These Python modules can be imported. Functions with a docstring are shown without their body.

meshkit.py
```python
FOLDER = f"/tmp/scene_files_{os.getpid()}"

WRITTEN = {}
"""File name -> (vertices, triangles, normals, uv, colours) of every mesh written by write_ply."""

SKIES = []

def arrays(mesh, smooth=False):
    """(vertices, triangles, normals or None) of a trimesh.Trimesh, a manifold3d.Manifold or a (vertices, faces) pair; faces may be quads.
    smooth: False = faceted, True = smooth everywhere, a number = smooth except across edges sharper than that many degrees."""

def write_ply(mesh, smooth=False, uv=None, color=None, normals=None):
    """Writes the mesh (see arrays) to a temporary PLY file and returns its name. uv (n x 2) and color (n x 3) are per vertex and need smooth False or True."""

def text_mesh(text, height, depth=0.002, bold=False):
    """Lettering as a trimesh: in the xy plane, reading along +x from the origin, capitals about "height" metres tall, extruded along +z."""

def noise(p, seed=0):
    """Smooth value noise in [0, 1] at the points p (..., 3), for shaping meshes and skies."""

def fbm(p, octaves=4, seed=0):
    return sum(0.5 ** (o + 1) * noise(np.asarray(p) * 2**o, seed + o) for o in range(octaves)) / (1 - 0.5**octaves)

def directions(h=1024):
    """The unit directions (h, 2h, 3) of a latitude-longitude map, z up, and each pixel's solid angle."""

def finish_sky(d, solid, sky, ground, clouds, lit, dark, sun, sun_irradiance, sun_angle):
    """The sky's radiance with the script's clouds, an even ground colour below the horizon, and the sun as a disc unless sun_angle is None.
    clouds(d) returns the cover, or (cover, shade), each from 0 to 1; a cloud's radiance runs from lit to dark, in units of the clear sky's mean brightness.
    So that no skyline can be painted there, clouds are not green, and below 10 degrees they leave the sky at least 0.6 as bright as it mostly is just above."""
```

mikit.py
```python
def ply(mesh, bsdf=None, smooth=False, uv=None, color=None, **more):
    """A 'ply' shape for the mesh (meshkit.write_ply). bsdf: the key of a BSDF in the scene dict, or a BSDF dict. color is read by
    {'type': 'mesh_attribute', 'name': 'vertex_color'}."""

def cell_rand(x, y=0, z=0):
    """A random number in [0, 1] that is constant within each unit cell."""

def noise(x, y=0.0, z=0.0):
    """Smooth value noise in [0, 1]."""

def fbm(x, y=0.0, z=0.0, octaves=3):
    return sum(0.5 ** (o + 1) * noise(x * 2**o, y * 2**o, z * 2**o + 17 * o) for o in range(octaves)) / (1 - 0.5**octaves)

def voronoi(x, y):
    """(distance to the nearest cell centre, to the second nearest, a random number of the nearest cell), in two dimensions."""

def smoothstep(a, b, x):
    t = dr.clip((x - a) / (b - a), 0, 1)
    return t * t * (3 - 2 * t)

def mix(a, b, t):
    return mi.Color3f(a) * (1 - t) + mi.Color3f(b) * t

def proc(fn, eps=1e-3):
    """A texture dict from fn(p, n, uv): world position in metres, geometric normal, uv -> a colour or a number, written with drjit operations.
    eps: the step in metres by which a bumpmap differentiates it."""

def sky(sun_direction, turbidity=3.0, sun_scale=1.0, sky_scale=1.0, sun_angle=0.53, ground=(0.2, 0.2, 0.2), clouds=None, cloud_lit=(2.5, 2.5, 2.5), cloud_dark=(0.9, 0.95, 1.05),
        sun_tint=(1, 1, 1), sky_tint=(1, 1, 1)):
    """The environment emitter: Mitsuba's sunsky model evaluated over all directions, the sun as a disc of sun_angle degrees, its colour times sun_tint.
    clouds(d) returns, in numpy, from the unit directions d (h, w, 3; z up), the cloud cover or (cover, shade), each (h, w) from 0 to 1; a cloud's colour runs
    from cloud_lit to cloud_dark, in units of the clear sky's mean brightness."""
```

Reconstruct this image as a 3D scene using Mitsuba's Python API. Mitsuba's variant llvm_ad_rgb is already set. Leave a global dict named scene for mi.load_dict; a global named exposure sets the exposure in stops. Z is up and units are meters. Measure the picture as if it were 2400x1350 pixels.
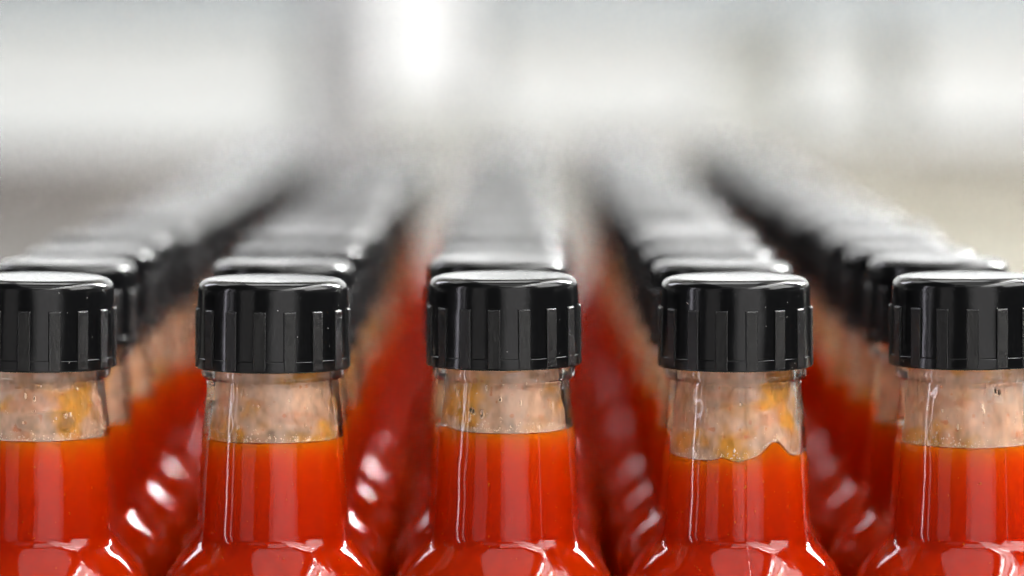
import math, random
import numpy as np, trimesh
import drjit as dr
import mitsuba as mi
import manifold3d as m3
import mikit
from mikit import proc, noise, fbm, voronoi, smoothstep, mix

T = mi.ScalarTransform4f
scene, labels = {}, {}
rng = random.Random(7)
nrg = np.random.default_rng(7)

# ------------------------------------------------------------------ camera, light, exposure
CAM_Y, CAM_Z, PITCH = -0.655, 0.1926, 3.96
cp, sp = math.cos(math.radians(PITCH)), math.sin(math.radians(PITCH))
scene['camera'] = {'type': 'thinlens', 'fov': 16.16, 'fov_axis': 'x', 'aperture_radius': 0.0104, 'focus_distance': 0.645,
                   'near_clip': 0.05, 'far_clip': 60.0,
                   'to_world': T().look_at(origin=[0, CAM_Y, CAM_Z], target=[0, CAM_Y + cp, CAM_Z - sp], up=[0, 0, 1])}
exposure = 2.0


def rgb(*c):
    return {'type': 'rgb', 'value': list(map(float, c))}


scene['ambient_fill'] = {'type': 'constant', 'radiance': rgb(0.01, 0.0102, 0.0104)}   # added constant fill standing in for the light of a white hall


# ------------------------------------------------------------------ helpers
def numbered(name):
    key, k = name, 0
    while key in scene or key in labels:
        k += 1
        key = f'{name}_{k:03d}'
    return key


def tag(key, label=None, cat=None, group=None, kind=None):
    labels[key] = {k: v for k, v in (('label', label), ('category', cat), ('group', group), ('kind', kind)) if v}


def box_mesh(x0, x1, y0, y1, z0, z1, bevel=0.002):
    b = min(bevel, 0.45 * min(x1 - x0, y1 - y0, z1 - z0))
    pts = []
    for sx in (0, 1):
        for sy in (0, 1):
            for sz in (0, 1):
                p = np.array([(x0, x1)[sx], (y0, y1)[sy], (z0, z1)[sz]])
                d = np.array([1 - 2 * sx, 1 - 2 * sy, 1 - 2 * sz]) * b
                for k in range(3):
                    q = d.copy()
                    q[k] = 0
                    pts.append(p + q)
    return m3.Manifold.hull_points(np.array(pts))


def glow(r, g, b):
    k = 2.0 ** -exposure                      # radiances below are in units of the picture's white
    return {'type': 'area', 'radiance': rgb(r * k, g * k, b * k)}


def angles(n, extra=()):
    a = list(np.linspace(0, 2 * np.pi, n, endpoint=False))
    for s in extra:
        for d in (-1.6, -0.9, -0.45, 0, 0.45, 0.9, 1.6):
            a.append((s + math.radians(d)) % (2 * np.pi))
    return np.array(sorted(set(np.round(a, 6))))


def lathe(prof, th, rfun=None, zfun=None, flip=False):
    """Surface of revolution; prof rows (r, z), poles where r = 0; rfun / zfun displace (theta, r, z)."""
    prof = np.asarray(prof, float)
    n, rings, V, F = len(th), [], [], []
    for r, z in prof:
        if r <= 1e-9:
            rings.append([len(V)])
            zz = z + (float(np.mean(zfun(th * 0, 0.0, z))) if zfun else 0)
            V.append((0, 0, zz))
        else:
            rr = np.full(n, r) + (rfun(th, r, z) if rfun else 0)
            zz = np.full(n, z) + (zfun(th, r, z) if zfun else 0)
            rings.append(list(range(len(V), len(V) + n)))
            V.extend(zip(rr * np.cos(th), rr * np.sin(th), zz))
    for a, b in zip(rings[:-1], rings[1:]):
        for i in range(n):
            j = (i + 1) % n
            if len(a) == 1 and len(b) == 1:
                continue
            if len(a) == 1:
                F.append((a[0], b[j], b[i]))
            elif len(b) == 1:
                F.append((a[i], a[j], b[0]))
            else:
                F += [(a[i], a[j], b[j]), (a[i], b[j], b[i])]
    F = np.array(F)
    if flip:
        F = F[:, ::-1]
    return trimesh.Trimesh(np.array(V), F, process=False)


def fillet(pts, res):
    """Catmull-like resample of a profile of (r, z) rows with shape-preserving interpolation along its length."""
    from scipy.interpolate import PchipInterpolator
    p = np.array(pts, float)
    s = np.concatenate([[0], np.cumsum(np.hypot(*np.diff(p, axis=0).T))])
    t = np.linspace(0, s[-1], res)
    return np.stack([PchipInterpolator(s, p[:, 0])(t), PchipInterpolator(s, p[:, 1])(t)], 1)


# ------------------------------------------------------------------ materials
scene['mat_glass'] = {'type': 'dielectric', 'int_ior': 1.5, 'ext_ior': 1.0}


def cap_bump(p, n, uv):
    return 0.00007 * fbm(p.x * 260, p.y * 260, p.z * 120, 2) + 0.000012 * noise(p.x * 300, p.y * 300, p.z * 4000)


def cap_color(p, n, uv):
    v = voronoi((p.x + p.y * 1.7) * 420 + 31, (p.z * 1.3 - p.y) * 420 + 7)
    fleck = (1 - smoothstep(0.03, 0.075, v[0])) * dr.select(v[2] > 0.93, 1.0, 0.0)
    return mix((0.0035, 0.0036, 0.004), (0.35, 0.34, 0.32), fleck)


def rib_bump(p, n, uv):
    return 0.00011 * noise(p.x * 5200, p.y * 5200, p.z * 5200) + 0.00008 * noise(p.x * 2500, p.y * 2500, p.z * 2500)


scene['mat_cap'] = {'type': 'bumpmap', 'arbitrary': proc(cap_bump, 2e-4),
                    'bsdf': {'type': 'principled', 'base_color': proc(cap_color), 'roughness': 0.16, 'specular': 0.5}}
scene['mat_rib'] = {'type': 'bumpmap', 'arbitrary': proc(rib_bump, 5e-5),
                    'bsdf': {'type': 'principled', 'base_color': rgb(0.006, 0.006, 0.0065), 'roughness': 0.3, 'specular': 0.5}}


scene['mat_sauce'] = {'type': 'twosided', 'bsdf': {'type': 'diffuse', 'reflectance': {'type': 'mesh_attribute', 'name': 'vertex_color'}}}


def film_amount(p, n, uv):
    a = fbm(p.x * 260 + 3, p.y * 260, p.z * 150, 3)
    b = fbm(p.x * 900, p.y * 900 + 9, p.z * 500, 2)
    runs = noise(p.x * 700 + 4, p.y * 700, p.z * 90)
    clear = smoothstep(0.60, 0.74, noise(p.x * 170 + 20, p.y * 170, p.z * 210))
    return dr.clip(0.64 + 0.7 * (a - 0.45) + 0.35 * (b - 0.5) + 0.22 * (runs - 0.5) - 0.25 * clear, 0.06, 0.95)


def film_color(p, n, uv):
    a = fbm(p.x * 150 + 11, p.y * 150, p.z * 150, 3)
    c = noise(p.x * 1100, p.y * 1100, p.z * 800)
    e = fbm(p.x * 240 + 40, p.y * 240, p.z * 330 + 3, 3)
    base = mix((0.999, 0.62, 0.42), (0.999, 0.45, 0.07), smoothstep(0.50, 0.68, a))
    base = mix(base, (0.86, 0.28, 0.12), 0.38 * smoothstep(0.52, 0.70, e))
    return mix(base, (0.86, 0.22, 0.05), 0.6 * smoothstep(0.80, 0.92, c))


def film_bump(p, n, uv):
    return 0.00040 * fbm(p.x * 800, p.y * 800, p.z * 650, 2)


scene['mat_film'] = {'type': 'blendbsdf', 'weight': proc(film_amount),
                     'a': {'type': 'null'},
                     'b': {'type': 'bumpmap', 'arbitrary': proc(film_bump, 1e-4),
                           'bsdf': {'type': 'principledthin', 'base_color': proc(film_color), 'roughness': 0.12, 'diff_trans': 0.36, 'eta': 1.4}}}


def wall_paint(r, g, b):
    def fn(p, n, uv):
        return mi.Color3f(r, g, b) * (0.94 + 0.12 * fbm(p.x * 3, p.y * 3, p.z * 3, 3))
    return {'type': 'principled', 'base_color': proc(fn), 'roughness': 0.6, 'specular': 0.3}


scene['mat_wall'] = wall_paint(0.78, 0.785, 0.755)
scene['mat_beige'] = wall_paint(0.67, 0.645, 0.56)
scene['mat_grey'] = wall_paint(0.33, 0.315, 0.305)
scene['mat_brown'] = wall_paint(0.25, 0.222, 0.21)
scene['mat_khaki'] = wall_paint(0.50, 0.47, 0.41)
scene['mat_lintel'] = wall_paint(0.53, 0.575, 0.61)
scene['mat_post'] = wall_paint(0.52, 0.515, 0.54)
scene['mat_steel'] = {'type': 'principled', 'base_color': rgb(0.55, 0.56, 0.57), 'metallic': 0.9, 'roughness': 0.3}
scene['mat_frame'] = {'type': 'principled', 'base_color': rgb(0.7, 0.71, 0.72), 'roughness': 0.4}
scene['mat_dark'] = {'type': 'principled', 'base_color': rgb(0.03, 0.03, 0.032), 'roughness': 0.5}
scene['mat_lamp'] = {'type': 'diffuse', 'reflectance': rgb(0.06, 0.06, 0.06)}
scene['mat_pane'] = {'type': 'diffuse', 'reflectance': rgb(0.62, 0.62, 0.61)}
scene['mat_floor'] = wall_paint(0.5, 0.48, 0.44)


# ------------------------------------------------------------------ setting
def struct(name, mesh, mat):
    key = numbered(name)
    scene[key] = mikit.ply(mesh, mat)
    tag(key, kind='structure')
    return key


D = 2.8                                   # metres from the lens to the wall
WY = CAM_Y + D
SC = 12.9 * 0.655 / D * 1000              # photograph pixels per metre there


def wx(px): return (px - 1200) / SC
def wz(py): return CAM_Z - (py - 90) / SC


struct('floor', box_mesh(-3.5, 3.5, -4, WY + 0.4, -0.90, -0.85), 'mat_floor')
struct('wall', box_mesh(-3.5, 3.5, WY + 0.02, WY + 0.12, -0.846, 3.6), 'mat_wall')


def pane(name, x0, x1, z0, z1, rad, label, cat='window', frame=0.006, y=WY, mat_frame='mat_frame'):
    """A lit window standing on the wall: emitting pane, four-sided frame."""
    key = numbered(name)
    tag(key, label, cat)
    fr = (box_mesh(x0 - frame, x1 + frame, y - 0.012, y + 0.018, z0 - frame, z1 + frame, 0.001)
          - box_mesh(x0, x1, y - 0.05, y + 0.05, z0, z1, 0.0005))
    scene[key + '__frame'] = mikit.ply(fr, mat_frame)
    scene[key + '__pane'] = mikit.ply(box_mesh(x0 + 1e-4, x1 - 1e-4, y, y + 0.004, z0 + 1e-4, z1 - 1e-4, 0.0005), 'mat_pane', emitter=glow(*rad))
    return key


pane('window', wx(-160), wx(715), wz(345), wz(55), (0.35, 0.36, 0.355), 'wide pale window pane at the left of the far wall')
pane('window', wx(895), wx(1105), wz(235), wz(-240), (0.42, 0.42, 0.43), 'narrow dazzling white window rising past the top of the picture')
pane('window', wx(1160), wx(1660), wz(310), wz(50), (0.26, 0.265, 0.265), 'pale window pane just right of the dazzling white one')
pane('window', wx(1880), wx(2020), wz(300), wz(50), (0.34, 0.35, 0.345), 'narrow pale window pane between the two grey-green wall strips')
pane('window', wx(2140), wx(2560), wz(310), wz(30), (0.29, 0.295, 0.295), 'pale window pane at the right edge of the far wall')
for k in range(4):
    x0 = -1.35 + 0.69 * k
    pane('upper_window', x0, x0 + 0.66, 0.262, 1.0, (1.25, 1.27, 1.28), 'bright upper window above the frame on the far wall')


def thing_box(name, mesh, mat, label, cat):
    key = numbered(name)
    scene[key] = mikit.ply(mesh, mat)
    tag(key, label, cat)
    return key


thing_box('grey_post', box_mesh(wx(765), wx(850), WY - 0.05, WY - 0.013, -0.84, 0.9), 'mat_post', 'dark grey upright post left of the dazzling white window', 'post')
thing_box('wooden_shelf', box_mesh(wx(-200), wx(790), WY - 0.10, WY - 0.052, wz(470), wz(385)), 'mat_brown', 'grey-brown horizontal ledge below the left window', 'ledge')
thing_box('grey_cabinet', box_mesh(wx(-300), wx(300), WY - 0.11, WY - 0.04, -0.84, wz(480)), 'mat_grey', 'grey cabinet under the ledge at far left', 'cabinet')
thing_box('beige_panel', box_mesh(wx(1500), wx(2700), WY - 0.03, WY + 0.015, -0.84, wz(472)), 'mat_beige', 'beige panel covering the lower wall at right', 'wall panel')
thing_box('wall_rail', box_mesh(wx(1400), wx(2700), WY - 0.045, WY + 0.015, wz(468), wz(378)), 'mat_khaki', 'grey-beige rail along the top of the beige panel at right', 'rail')
thing_box('blue_lintel', box_mesh(-2.0, wx(862), WY - 0.04, WY + 0.015, wz(38), wz(38) + 0.03), 'mat_lintel', 'blue-grey beam over the wide left window', 'beam')
thing_box('blue_lintel', box_mesh(wx(1140), 2.0, WY - 0.04, WY + 0.015, wz(36), wz(36) + 0.03), 'mat_lintel', 'blue-grey beam over the windows right of the dazzling white one', 'beam')

# table
tk = 'steel_table'
tag(tk, 'brushed steel table under the rows of bottles', 'table')
scene[tk + '__tabletop'] = mikit.ply(box_mesh(-0.16, 0.16, -0.10, 0.78, -0.03, 0.0, 0.004), 'mat_steel')
for sx in (-1, 1):
    for yy in (-0.06, 0.74):
        scene[numbered(tk + '__leg')] = mikit.ply(box_mesh(sx * 0.13 - 0.015, sx * 0.13 + 0.015, yy - 0.015, yy + 0.015, -0.85, -0.031), 'mat_steel')


# lamps, windows and added fill lights beyond the frame
def lit(name, c, u, v, rad, label, cat):
    """A glowing rectangle with a frame: centre c, half-axes u, v (3-vectors); emits towards u x v."""
    c, u, v = (np.array(q, float) for q in (c, u, v))
    key = numbered(name)
    tag(key, label, cat)
    n = np.cross(u, v); n /= np.linalg.norm(n)
    V = np.array([c - u - v, c + u - v, c + u + v, c - u + v])
    scene[key + '__glass'] = mikit.ply(trimesh.Trimesh(V, [[0, 1, 2], [0, 2, 3]], process=False), 'mat_lamp', emitter=glow(*rad))
    f = 0.03
    uu, vv = u / np.linalg.norm(u), v / np.linalg.norm(v)
    def slab(a, b, s):
        pts = [a * i + b * j + n * k for i in (0, 1) for j in (0, 1) for k in (0, 1)]
        return m3.Manifold.hull_points(np.array([s + (a if q & 1 else 0) + (b if q & 2 else 0) - n * (0.03 if q & 4 else -0.005) for q in range(8)]))
    o = c - u - v
    fr = slab(u * 2, -vv * f, o) + slab(u * 2, vv * f, o + 2 * v) + slab(-uu * f, v * 2, o) + slab(uu * f, v * 2, o + 2 * u)
    scene[key + '__frame'] = mikit.ply(fr, 'mat_frame')
    return key


# tall narrow window far left; broad window behind the photographer to the right; added side light right
lit('side_light', (-1.60, -0.46, 0.35), (-0.009, 0.032, 0), (0, 0, 0.75), (7.5, 7.2, 8.2), 'tall narrow window out of the frame at left', 'window')
lit('rear_window', (0.93, -2.6, 0.55), (-0.78, -0.10, 0), (0, 0, 0.95), (1.0, 0.97, 0.97), 'broad window behind the photographer, right of the middle', 'window')
for sx, w in ((-1, 0.12), (1, 0.18)):  # dimmer panes added to soften the edges of the reflected window
    lit('rear_window', (0.93 + sx * (0.84 + w), -2.6 + sx * (0.84 + w) * 0.128, 0.55), (-w, -w * 0.128, 0), (0, 0, 0.95), (0.45, 0.44, 0.44),
        f'dim {"left" if sx < 0 else "right"} pane added to soften the broad window behind the photographer', 'window')
lit('rear_window', (-1.85, -2.4, 0.55), (-0.42, 0.30, 0), (0, 0, 0.95), (0.36, 0.345, 0.345), 'dim window behind the photographer at left', 'window')
lit('side_light', (-1.72, -0.86, 0.35), (-0.010, 0.024, 0), (0, 0, 0.7), (2.0, 1.9, 2.1), 'second, dimmer tall narrow window out of the frame at left', 'window')


lit('tall_window', (2.15, WY - 0.02, 2.10), (0.36, 0, 0), (0, 0, 1.05), (96, 96, 95), 'tall bright window of the far wall, out of the frame at right', 'window')
lit('tall_window', (-2.15, WY - 0.02, 2.10), (0.40, 0, 0), (0, 0, 1.05), (7, 7, 7.6), 'tall window of the far wall, out of the frame at left', 'window')
lit('side_light', (1.75, -0.30, 1.35), (-0.12, -0.80, 0), (0, 0, 0.55), (5.0, 4.95, 4.8), 'broad key light added high out of the frame at right', 'window')  # key light added for the right sides, high so necks do not mirror it
for k, x in enumerate((0.98, 1.30)):
    for m, y0 in enumerate((-1.1, -0.05, 1.0)):
        lit('tube_lamp', (x, y0 + 0.45, 1.72), (0, 0.46, 0), (0.05, 0, 0), (25, 25, 24.5),
            f'ceiling tube lamp over the right of the table, {("front", "middle", "back")[m]} of the {("inner", "outer")[k]} line', 'lamp')
for j, (x, y, L) in enumerate(((-1.35, 1.2, 1.8), (0.0, 0.8, 4.0), (1.35, 1.2, 1.6), (0.1, -0.75, 1.0), (1.75, -0.6, 6.5), (1.5, -1.85, 6.0), (0.35, -2.1, 1.8), (1.5, -3.05, 4.0), (-1.1, -2.6, 0.3))):  # unseen fill panels added to brighten sauce, gaps and wall
    lit('ceiling_fill', (x, y, 2.05), (0, 0.56, 0), (0.74 if j == 3 else 0.58, 0, 0), (L, L, L * 0.98),
        f'square ceiling fill panel added above the hall, {("at its back left", "at its back", "at its back right", "right over the front bottles", "right of the front bottles", "behind the photographer to the right", "behind the photographer", "at its front right", "at its front left")[j]}', 'lamp')

scene['mat_drop'] = {'type': 'plastic', 'diffuse_reflectance': rgb(0.9, 0.66, 0.48), 'int_ior': 1.4}
scene['mat_fleck'] = {'type': 'diffuse', 'reflectance': rgb(0.9, 0.3, 0.03)}
# ------------------------------------------------------------------ bottle geometry (base at z = 0, cap top at 0.150)
Z_CAP = 0.1337
outer_pts = [(0.0, 0.0035), (0.012, 0.003), (0.0165, 0.0006), (0.0193, 0.0012), (0.0204, 0.004)]


def corner(a, b, c, la, lc, n):
    """The corner a-b-c rounded by a cubic that starts la before b and ends lc after it."""
    a, b, c = (np.array(q, float) for q in (a, b, c))
    p, q = b + (a - b) / np.linalg.norm(a - b) * la, b + (c - b) / np.linalg.norm(c - b) * lc
    t = np.linspace(0, 1, n)[:, None]
    m1, m2 = p + (b - p) * 0.62, q + (b - q) * 0.62
    return (1 - t) ** 3 * p + 3 * t * (1 - t) ** 2 * m1 + 3 * t * t * (1 - t) * m2 + t ** 3 * q


def shoulder(n):
    a, b, c = np.array((0.01405, 0.10185)), np.array((0.0206, 0.09545)), np.array((0.0206, 0.0905))
    t = np.linspace(1, 0.10, 2 * n)[:, None]
    dome = (1 - t) ** 2 * a + 2 * t * (1 - t) * b + t * t * c
    return np.vstack([dome[:-1], corner(dome[-1], (0.01395, 0.10205), (0.01350, 0.1105), np.linalg.norm(dome[-1] - (0.01395, 0.10205)), 0.0016, n)])


neck_top = [(0.0135, 0.1105), (0.0132, 0.1155), (0.01275, 0.1221), (0.0122, 0.1272), (0.01195, 0.12995)]
neck_pts = np.vstack([shoulder(12), neck_top])


def outer_profile(res):
    n = np.vstack([shoulder(res // 4), fillet(neck_top, res // 2)])
    return np.vstack([outer_pts, [(0.0206, 0.012), (0.0206, 0.05), (0.0206, 0.084)], n,
                      [(0.01205, 0.1302), (0.01185, 0.1302), (0.01178, 0.1306), (0.01185, 0.13085), (0.0125, 0.1310), (0.0129, 0.1314), (0.01302, 0.1321), (0.0129, 0.1333),
                       (0.0121, 0.1339), (0.0118, 0.1345), (0.0118, 0.1462), (0.0113, 0.1468), (0.0, 0.1470)]])


WALL = 0.0013


def r_out(z):
    p = np.array(neck_pts)
    q = np.vstack([[(0.0206, 0.012), (0.0206, 0.0895)], p, [(0.0118, 0.1345), (0.0118, 0.147)]])
    return np.interp(z, q[:, 1], q[:, 0])


def wave_for(level, bumps, amp, seed):
    """Height of the sauce surface over (theta, r)."""
    g = np.random.default_rng(seed)
    ph, am = g.uniform(0, 6.28, 5), g.normal(0, 1, 5) * amp / np.arange(1, 6)

    def h(th, r):
        r = np.asarray(r)
        w = sum(a * np.cos((k + 1) * th + p) for k, (a, p) in enumerate(zip(am, ph))) * (r / 0.0115)
        for t0, wd, hh in bumps:
            d = (th - t0 + np.pi) % (2 * np.pi) - np.pi
            w = w + hh * np.exp(-(d / wd) ** 2) * np.clip((r - 0.006) / 0.005, 0, 1)
        men = 0.00035 * np.clip((r - 0.0095) / 0.0018, 0, 1) ** 2
        return level + w + men
    return h


def rough_wall(seed, amp):
    def f(th, z):
        x, y = np.cos(th) * 12 + seed * 3.1, np.sin(th) * 12
        n = np.zeros_like(th)
        g = np.random.default_rng(seed)
        for k in range(26):
            d = g.normal(0, 1, 3)
            fr = g.uniform(0.25, 1.1)
            n = n + np.sin(fr * (d[0] * x + d[1] * y + d[2] * z * 1000 * 0.9) + g.uniform(0, 6.28))
        return amp * n / 5
    return f


def bottle_meshes(level, bumps, amp, seed, seam, fine):
    th = angles(112 if fine else 56, [math.radians(seam), math.radians(seam + 180)] if fine and seam is not None else ())
    prof = outer_profile(46 if fine else 26)

    def ridge(t, r, z):
        if not fine:
            return 0 * t
        w = 0 * t
        if seam is not None:
            for s in (math.radians(seam), math.radians(seam + 180)):
                d = np.degrees((t - s + np.pi) % (2 * np.pi) - np.pi)
                w = w + 0.00009 * np.exp(-(d / 0.55) ** 2)
        # the glass is not perfectly round
        k = np.clip((z - 0.104) / 0.006, 0, 1) * np.clip((0.131 - z) / 0.004, 0, 1)
        w = w + k * (0.00004 * np.sin(3 * t + seed) + 0.000020 * np.sin(7 * t + 2 * seed + z * 160 + 0.6 * np.sin(z * 700)) + 0.000007 * np.sin(13 * t + seed * 5 + z * 420) + 0.000002 * np.sin(29 * t + seed + z * 900))
        return w

    glass = lathe(prof, th, rfun=ridge)
    # cavity above the sauce
    h = wave_for(level, bumps, amp, seed)
    th2 = angles(140 if fine else 56)
    rw = rough_wall(seed, 0.00006 if fine else 0.00003)
    n_r, n_z = (22, 46) if fine else (8, 14)
    V, rings = [], []
    for i, q in enumerate(np.linspace(0, 1, n_r + 1)[1:]):
        r = q * (r_out(level) - WALL)
        rings.append((np.full(len(th2), r), h(th2, r)))
    edge = rings[-1][1]
    ztop = 0.1452
    for s in np.linspace(0, 1, n_z + 1)[1:]:
        z = edge + (ztop - edge) * s ** 1.15
        rr = r_out(z) - WALL + rw(th2, z) * np.clip(s * 9, 0, 1) * np.clip((0.1335 - z) / 0.003, 0, 1)
        rings.append((rr, z))
    V = [np.array([[0, 0, float(np.mean(h(th2, 0.0)))]])] + [np.stack([r * np.cos(th2), r * np.sin(th2), z * np.ones_like(th2)], 1) for r, z in rings] + [np.array([[0, 0, ztop]])]
    n, F = len(th2), []
    i = np.arange(n); j = (i + 1) % n
    F.append(np.stack([0 * i, 1 + j, 1 + i], 1))
    for k in range(len(rings) - 1):
        a, b = 1 + k * n, 1 + (k + 1) * n
        F += [np.stack([a + i, a + j, b + j], 1), np.stack([a + i, b + j, b + i], 1)]
    a = 1 + (len(rings) - 1) * n
    F.append(np.stack([a + i, a + j, 0 * i + a + n], 1))
    cav = trimesh.Trimesh(np.vstack(V), np.vstack(F)[:, ::-1], process=False)      # normals into the cavity
    glass = trimesh.util.concatenate([glass, cav])

    # film of sauce left on the wall
    zs = np.linspace(0, 1, (30 if fine else 8))
    FV = []
    for s in zs:
        z = edge + 0.00003 + (0.1415 - edge) * s
        rr = r_out(z) - WALL + rw(th2, z) * np.clip(s * 9, 0, 1) * np.clip((0.1335 - z) / 0.003, 0, 1) - 0.00018
        FV.append(np.stack([rr * np.cos(th2), rr * np.sin(th2), z], 1))
    FF = []
    for k in range(len(zs) - 1):
        a, b = k * n, (k + 1) * n
        FF += [np.stack([a + i, a + j, b + j], 1), np.stack([a + i, b + j, b + i], 1)]
    film = trimesh.Trimesh(np.vstack(FV), np.vstack(FF), process=False)

    # beads of watery sauce clinging inside
    g, ico, drops = np.random.default_rng(seed + 900), trimesh.creation.icosphere(1), []
    for _ in range(360 if fine else 0):
        t, up = g.uniform(0, 2 * np.pi), g.random()
        near = up < 0.88
        z = level + (g.exponential(0.0007) + 0.0002 if near else g.uniform(0.0005, 0.0105))
        rad = (g.uniform(0.00008, 0.00024) if near else g.uniform(0.00007, 0.0003))
        if z > 0.133:
            continue
        ta = np.array([t])
        z = z + float(h(ta, r_out(level) - WALL)[0]) - level
        r = float(r_out(z)) - WALL - 0.00018 - rad * 0.7
        m = ico.copy()
        m.apply_scale([rad, rad, rad * g.uniform(0.9, 1.5)])
        m.apply_translation([r * np.cos(t), r * np.sin(t), z])
        drops.append(m)
    for _ in range(34 if fine else 0):
        t, z = g.uniform(0, 2 * np.pi), level + g.uniform(0.001, 0.0105)
        rad = g.uniform(0.00018, 0.00042)
        if z > 0.1325:
            continue
        r = float(r_out(z)) - WALL - 0.00018 - rad * 0.35
        m = trimesh.creation.icosphere(2)
        m.apply_scale([rad * 0.55, rad, rad * g.uniform(0.9, 3.2)])
        m.apply_transform(trimesh.transformations.rotation_matrix(t, [0, 0, 1]))
        m.apply_translation([r * np.cos(t), r * np.sin(t), z])
        drops.append(m)
    beads = trimesh.util.concatenate(drops) if drops else None

    # sauce: one opaque core, its scattered glow painted into the vertex colours
    def body(skin, top, drop, steps):
        """skin: inset of the side far below the surface, top: inset just under it."""
        def ins(z):
            t = np.clip((level - z - drop) / 0.0095, 0, 1)
            return skin + (top - skin) * (1 - t) ** 2.2

        p = [(0.0, 0.006), (0.0175 - skin, 0.006), (0.0191 - skin, 0.010), (0.0191 - skin, 0.086)]
        zz = np.concatenate([np.linspace(0.0905, 0.107, steps), np.linspace(0.1085, level - drop - 0.0012, 9)])
        p += [(r_out(z) - WALL - ins(z) - 0.00004, z) for z in zz]
        side = lathe(p, th2)
        v0, n0 = len(side.vertices), len(th2)
        vs, fs, prev = [side.vertices], [side.faces], np.arange(v0 - n0, v0)
        cnt = v0
        rmax = r_out(level - drop) - WALL - top - 0.00004
        for q in np.linspace(1, 0, n_r)[:-1]:
            r = q * rmax
            zt = h(th2, r) - drop - 0.00006
            vs.append(np.stack([r * np.cos(th2), r * np.sin(th2), zt], 1))
            cur = np.arange(cnt, cnt + n0); cnt += n0
            fs += [np.stack([prev, np.roll(prev, -1), np.roll(cur, -1)], 1), np.stack([prev, np.roll(cur, -1), cur], 1)]
            prev = cur
        vs.append(np.array([[0, 0, float(np.mean(h(th2, 0.0))) - drop - 0.00006]]))
        fs.append(np.stack([prev, np.roll(prev, -1), np.full(n0, cnt)], 1))
        return trimesh.Trimesh(np.vstack(vs), np.vstack(fs), process=False)

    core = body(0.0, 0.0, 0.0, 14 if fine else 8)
    # light glowing through the sauce, painted by depth: orange near the surface, redder below
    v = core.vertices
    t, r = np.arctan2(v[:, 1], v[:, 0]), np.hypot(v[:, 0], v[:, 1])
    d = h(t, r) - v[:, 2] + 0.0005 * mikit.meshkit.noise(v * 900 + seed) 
    pulp = (mikit.meshkit.noise(v * [420, 420, 40] + 5 * seed) - 0.5)[:, None]
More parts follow.
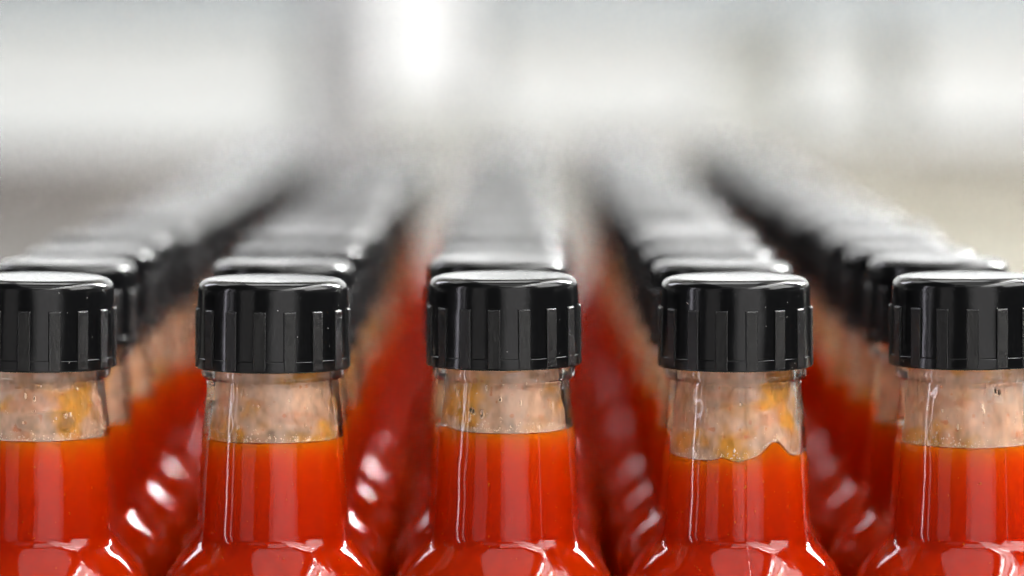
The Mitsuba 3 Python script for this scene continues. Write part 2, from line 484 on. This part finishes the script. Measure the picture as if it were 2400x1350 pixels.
    stops = np.array([0.0, 0.0012, 0.0032, 0.0060, 0.0120, 0.0200, 0.0350]), np.array(
        [(0.96, 0.23, 0.005), (0.95, 0.17, 0.004), (0.87, 0.085, 0.002), (0.76, 0.056, 0.001), (0.67, 0.034, 0.0006), (0.62, 0.028, 0.0005), (0.68, 0.058, 0.0006)])  # last stop lighter again: light falling on the shoulder, put into the colour
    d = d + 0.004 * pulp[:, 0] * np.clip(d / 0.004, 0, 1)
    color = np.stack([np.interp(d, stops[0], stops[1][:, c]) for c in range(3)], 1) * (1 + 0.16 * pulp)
    flecks = []
    for _ in range(70 if fine else 0):
        t, z, rad = g.uniform(0, 2 * np.pi), g.uniform(0.096, level - 0.001), g.uniform(0.00006, 0.00016)
        m = ico.copy()
        m.apply_scale([rad, rad, rad * g.uniform(0.8, 2.2)])
        r = float(r_out(z)) - WALL
        m.apply_translation([r * np.cos(t), r * np.sin(t), z])
        flecks.append(m)
    flecks = trimesh.util.concatenate(flecks) if flecks else None
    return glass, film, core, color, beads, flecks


cap_prof = [(0.0, 0.1500), (0.0060, 0.15000), (0.0112, 0.14996), (0.0118, 0.1499), (0.0124, 0.14972), (0.0129, 0.1494), (0.01325, 0.1490), (0.01345, 0.1485), (0.01352, 0.1479), (0.01356, 0.1471),
            (0.01368, 0.1440), (0.01378, 0.1360), (0.01379, 0.13582), (0.01397, 0.1357), (0.01400, 0.1356), (0.01404, 0.1340), (0.01400, 0.1338), (0.01380, 0.13372),
            (0.0131, 0.13374), (0.0130, 0.1340), (0.0130, 0.1478), (0.0, 0.1480)]
cap_mesh = lathe(cap_prof[::-1], angles(120))
cap_mesh_far = lathe(cap_prof[::-1], angles(48))


def rib_mesh():
    w, pts = 0.00112, []
    for z, out in ((0.1341, 0.01418), (0.1444, 0.01412), (0.14466, 0.01394), (0.14466, 0.0134), (0.1341, 0.0134)):
        for s in (-1, 1):
            if out > 0.0137:
                pts.append((out - 0.00010, s * w, z - 0.00004 * (out > 0.01395)))
                pts.append((out, s * (w - 0.00013), z))
            else:
                pts.append((out, s * w, z))
    return m3.Manifold.hull_points(np.array(pts))


rib_shape = mikit.ply(rib_mesh(), 'mat_rib')
rv = rib_shape and mikit.meshkit.WRITTEN[rib_shape['filename']]
ring = []
for k in range(16):
    a = 2 * math.pi * k / 16
    R = np.array([[math.cos(a), -math.sin(a), 0], [math.sin(a), math.cos(a), 0], [0, 0, 1]])
    ring.append(trimesh.Trimesh(rv[0] @ R.T, rv[1], process=False))
ring_shape = mikit.ply(trimesh.util.concatenate(ring), 'mat_rib')
cap_shape = mikit.ply(cap_mesh, 'mat_cap', smooth=40)
cap_far_shape = mikit.ply(cap_mesh_far, 'mat_cap', smooth=40)

PX = (-0.0863, -0.0436, -0.0015, 0.0407, 0.0829)
FRONT = {  # level, bumps (theta, width, height), amp, seam degrees, first rib degrees, tilt (x, y degrees)
    0: (0.1201, [], 0.00012, None, -3.5, (0.3, 0.9), -0.0006),
    1: (0.1198, [], 0.00008, None, -6.2, (-0.2, 0.3), -0.0009),
    2: (0.1216, [(math.radians(-90 - 62), 0.25, 0.0005)], 0.00015, -60, -6.9, (0.2, -0.3), -0.0003),
    3: (0.1171, [(math.radians(-57), 0.22, 0.0029), (math.radians(-90), 0.12, -0.0005), (math.radians(-105), 0.10, 0.0004)], 0.0003, -85, -13.7, (0.0, -0.25), -0.0006),
    4: (0.1189, [], 0.00010, -64, -2.8, (-0.3, -0.4), -0.0003)}
COLS = ('leftmost', 'second', 'middle', 'fourth', 'rightmost')
ORD = ('', 'second', 'third', 'fourth', 'fifth', 'sixth', 'seventh', 'eighth', 'ninth', 'tenth', 'eleventh', 'twelfth')
FRONT_LABEL = ('front sauce bottle cut off by the left edge of the picture', 'front sauce bottle with black cap, second from the left, with bubbly residue above the sauce',
               'front sauce bottle in the middle with a clear glass ring under its black cap', 'front sauce bottle, second from the right, whose sauce surface rises in a wave',
               'front sauce bottle cut off by the right edge of the picture')
NROWS = 18
far = []
for k in range(6):
    lv = 0.1190 + 0.0016 * nrg.normal()
    g_, f_, c_, q_, b_, k_ = bottle_meshes(lv, [], 0.0002, 40 + k, None, False)
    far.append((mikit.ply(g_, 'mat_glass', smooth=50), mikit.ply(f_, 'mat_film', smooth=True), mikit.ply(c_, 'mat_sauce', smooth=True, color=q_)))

drift = [0, 0] + [rng.uniform(-0.0014, 0.0014) for _ in range(NROWS)]
for row in range(NROWS):
    for col in range(5):
        key = numbered('sauce_bottle')
        x, y = PX[col] + (rng.uniform(-0.0003, 0.0003) + drift[row] if row else 0), row * 0.0436 + (rng.gauss(0, 0.0006) if row else 0)
        if row == 1:
            x = (-0.0868, -0.0444, -0.0028, 0.0406, 0.0825)[col]
        rot = rng.uniform(0, 360)
        tilt, dz = (rng.gauss(0, 0.5), rng.gauss(0, 0.5)), rng.gauss(-0.0003, 0.0003)
        base = T().translate([x, y, 0.0])
        if row == 0:
            lv, bumps, amp, seam, rib0, tl, dz = FRONT[col]
            g_, f_, c_, q_, b_, k_ = bottle_meshes(lv, bumps, amp, 11 + col, seam, True)
            scene[key + '__glass'] = {**mikit.ply(g_, 'mat_glass', smooth=50), 'to_world': base}
            scene[key + '__residue'] = {**mikit.ply(f_, 'mat_film', smooth=True), 'to_world': base}
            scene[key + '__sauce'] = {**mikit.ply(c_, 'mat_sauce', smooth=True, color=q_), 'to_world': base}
            scene[key + '__residue__droplets'] = {**mikit.ply(b_, 'mat_drop', smooth=True), 'to_world': base}
            tag(key + '__residue__droplets', kind='stuff')
            scene[key + '__sauce__pulp_flecks'] = {**mikit.ply(k_, 'mat_fleck', smooth=True), 'to_world': base}
            tag(key + '__sauce__pulp_flecks', kind='stuff')
            rot, tilt = -90 + rib0, tl
            tag(key, FRONT_LABEL[col], 'sauce bottle', 'sauce bottles standing in five rows')
        else:
            g_, f_, c_ = far[rng.randrange(6)]
            tb = base @ T().rotate([0, 0, 1], rot)
            scene[key + '__glass'] = {**g_, 'to_world': tb}
            scene[key + '__residue'] = {**f_, 'to_world': tb}
            scene[key + '__sauce'] = {**c_, 'to_world': tb}
            if row < 12:
                lab = f'black-capped red sauce bottle standing {ORD[row]} from the front in the {COLS[col]} line of bottles'
            else:
                lab = f'blurred black-capped sauce bottle at the far end of the {COLS[col]} line of bottles'
            tag(key, lab, 'sauce bottle', 'sauce bottles standing in five rows')
        ct = base @ T().translate([0, 0, 0.134 + dz]) @ T().rotate([1, 0, 0], tilt[0]) @ T().rotate([0, 1, 0], tilt[1]) @ T().translate([0, 0, -0.134]) @ T().rotate([0, 0, 1], rot)
        scene[key + '__cap'] = {**(cap_shape if row < 2 else cap_far_shape), 'to_world': ct}
        if row < 2:
            for k in range(16):
                scene[numbered(key + '__cap__grip_rib')] = {**rib_shape, 'to_world': ct @ T().rotate([0, 0, 1], 22.5 * k)}
        else:
            scene[key + '__cap__grip_ribs'] = {**ring_shape, 'to_world': ct}
            tag(key + '__cap__grip_ribs', kind='stuff')
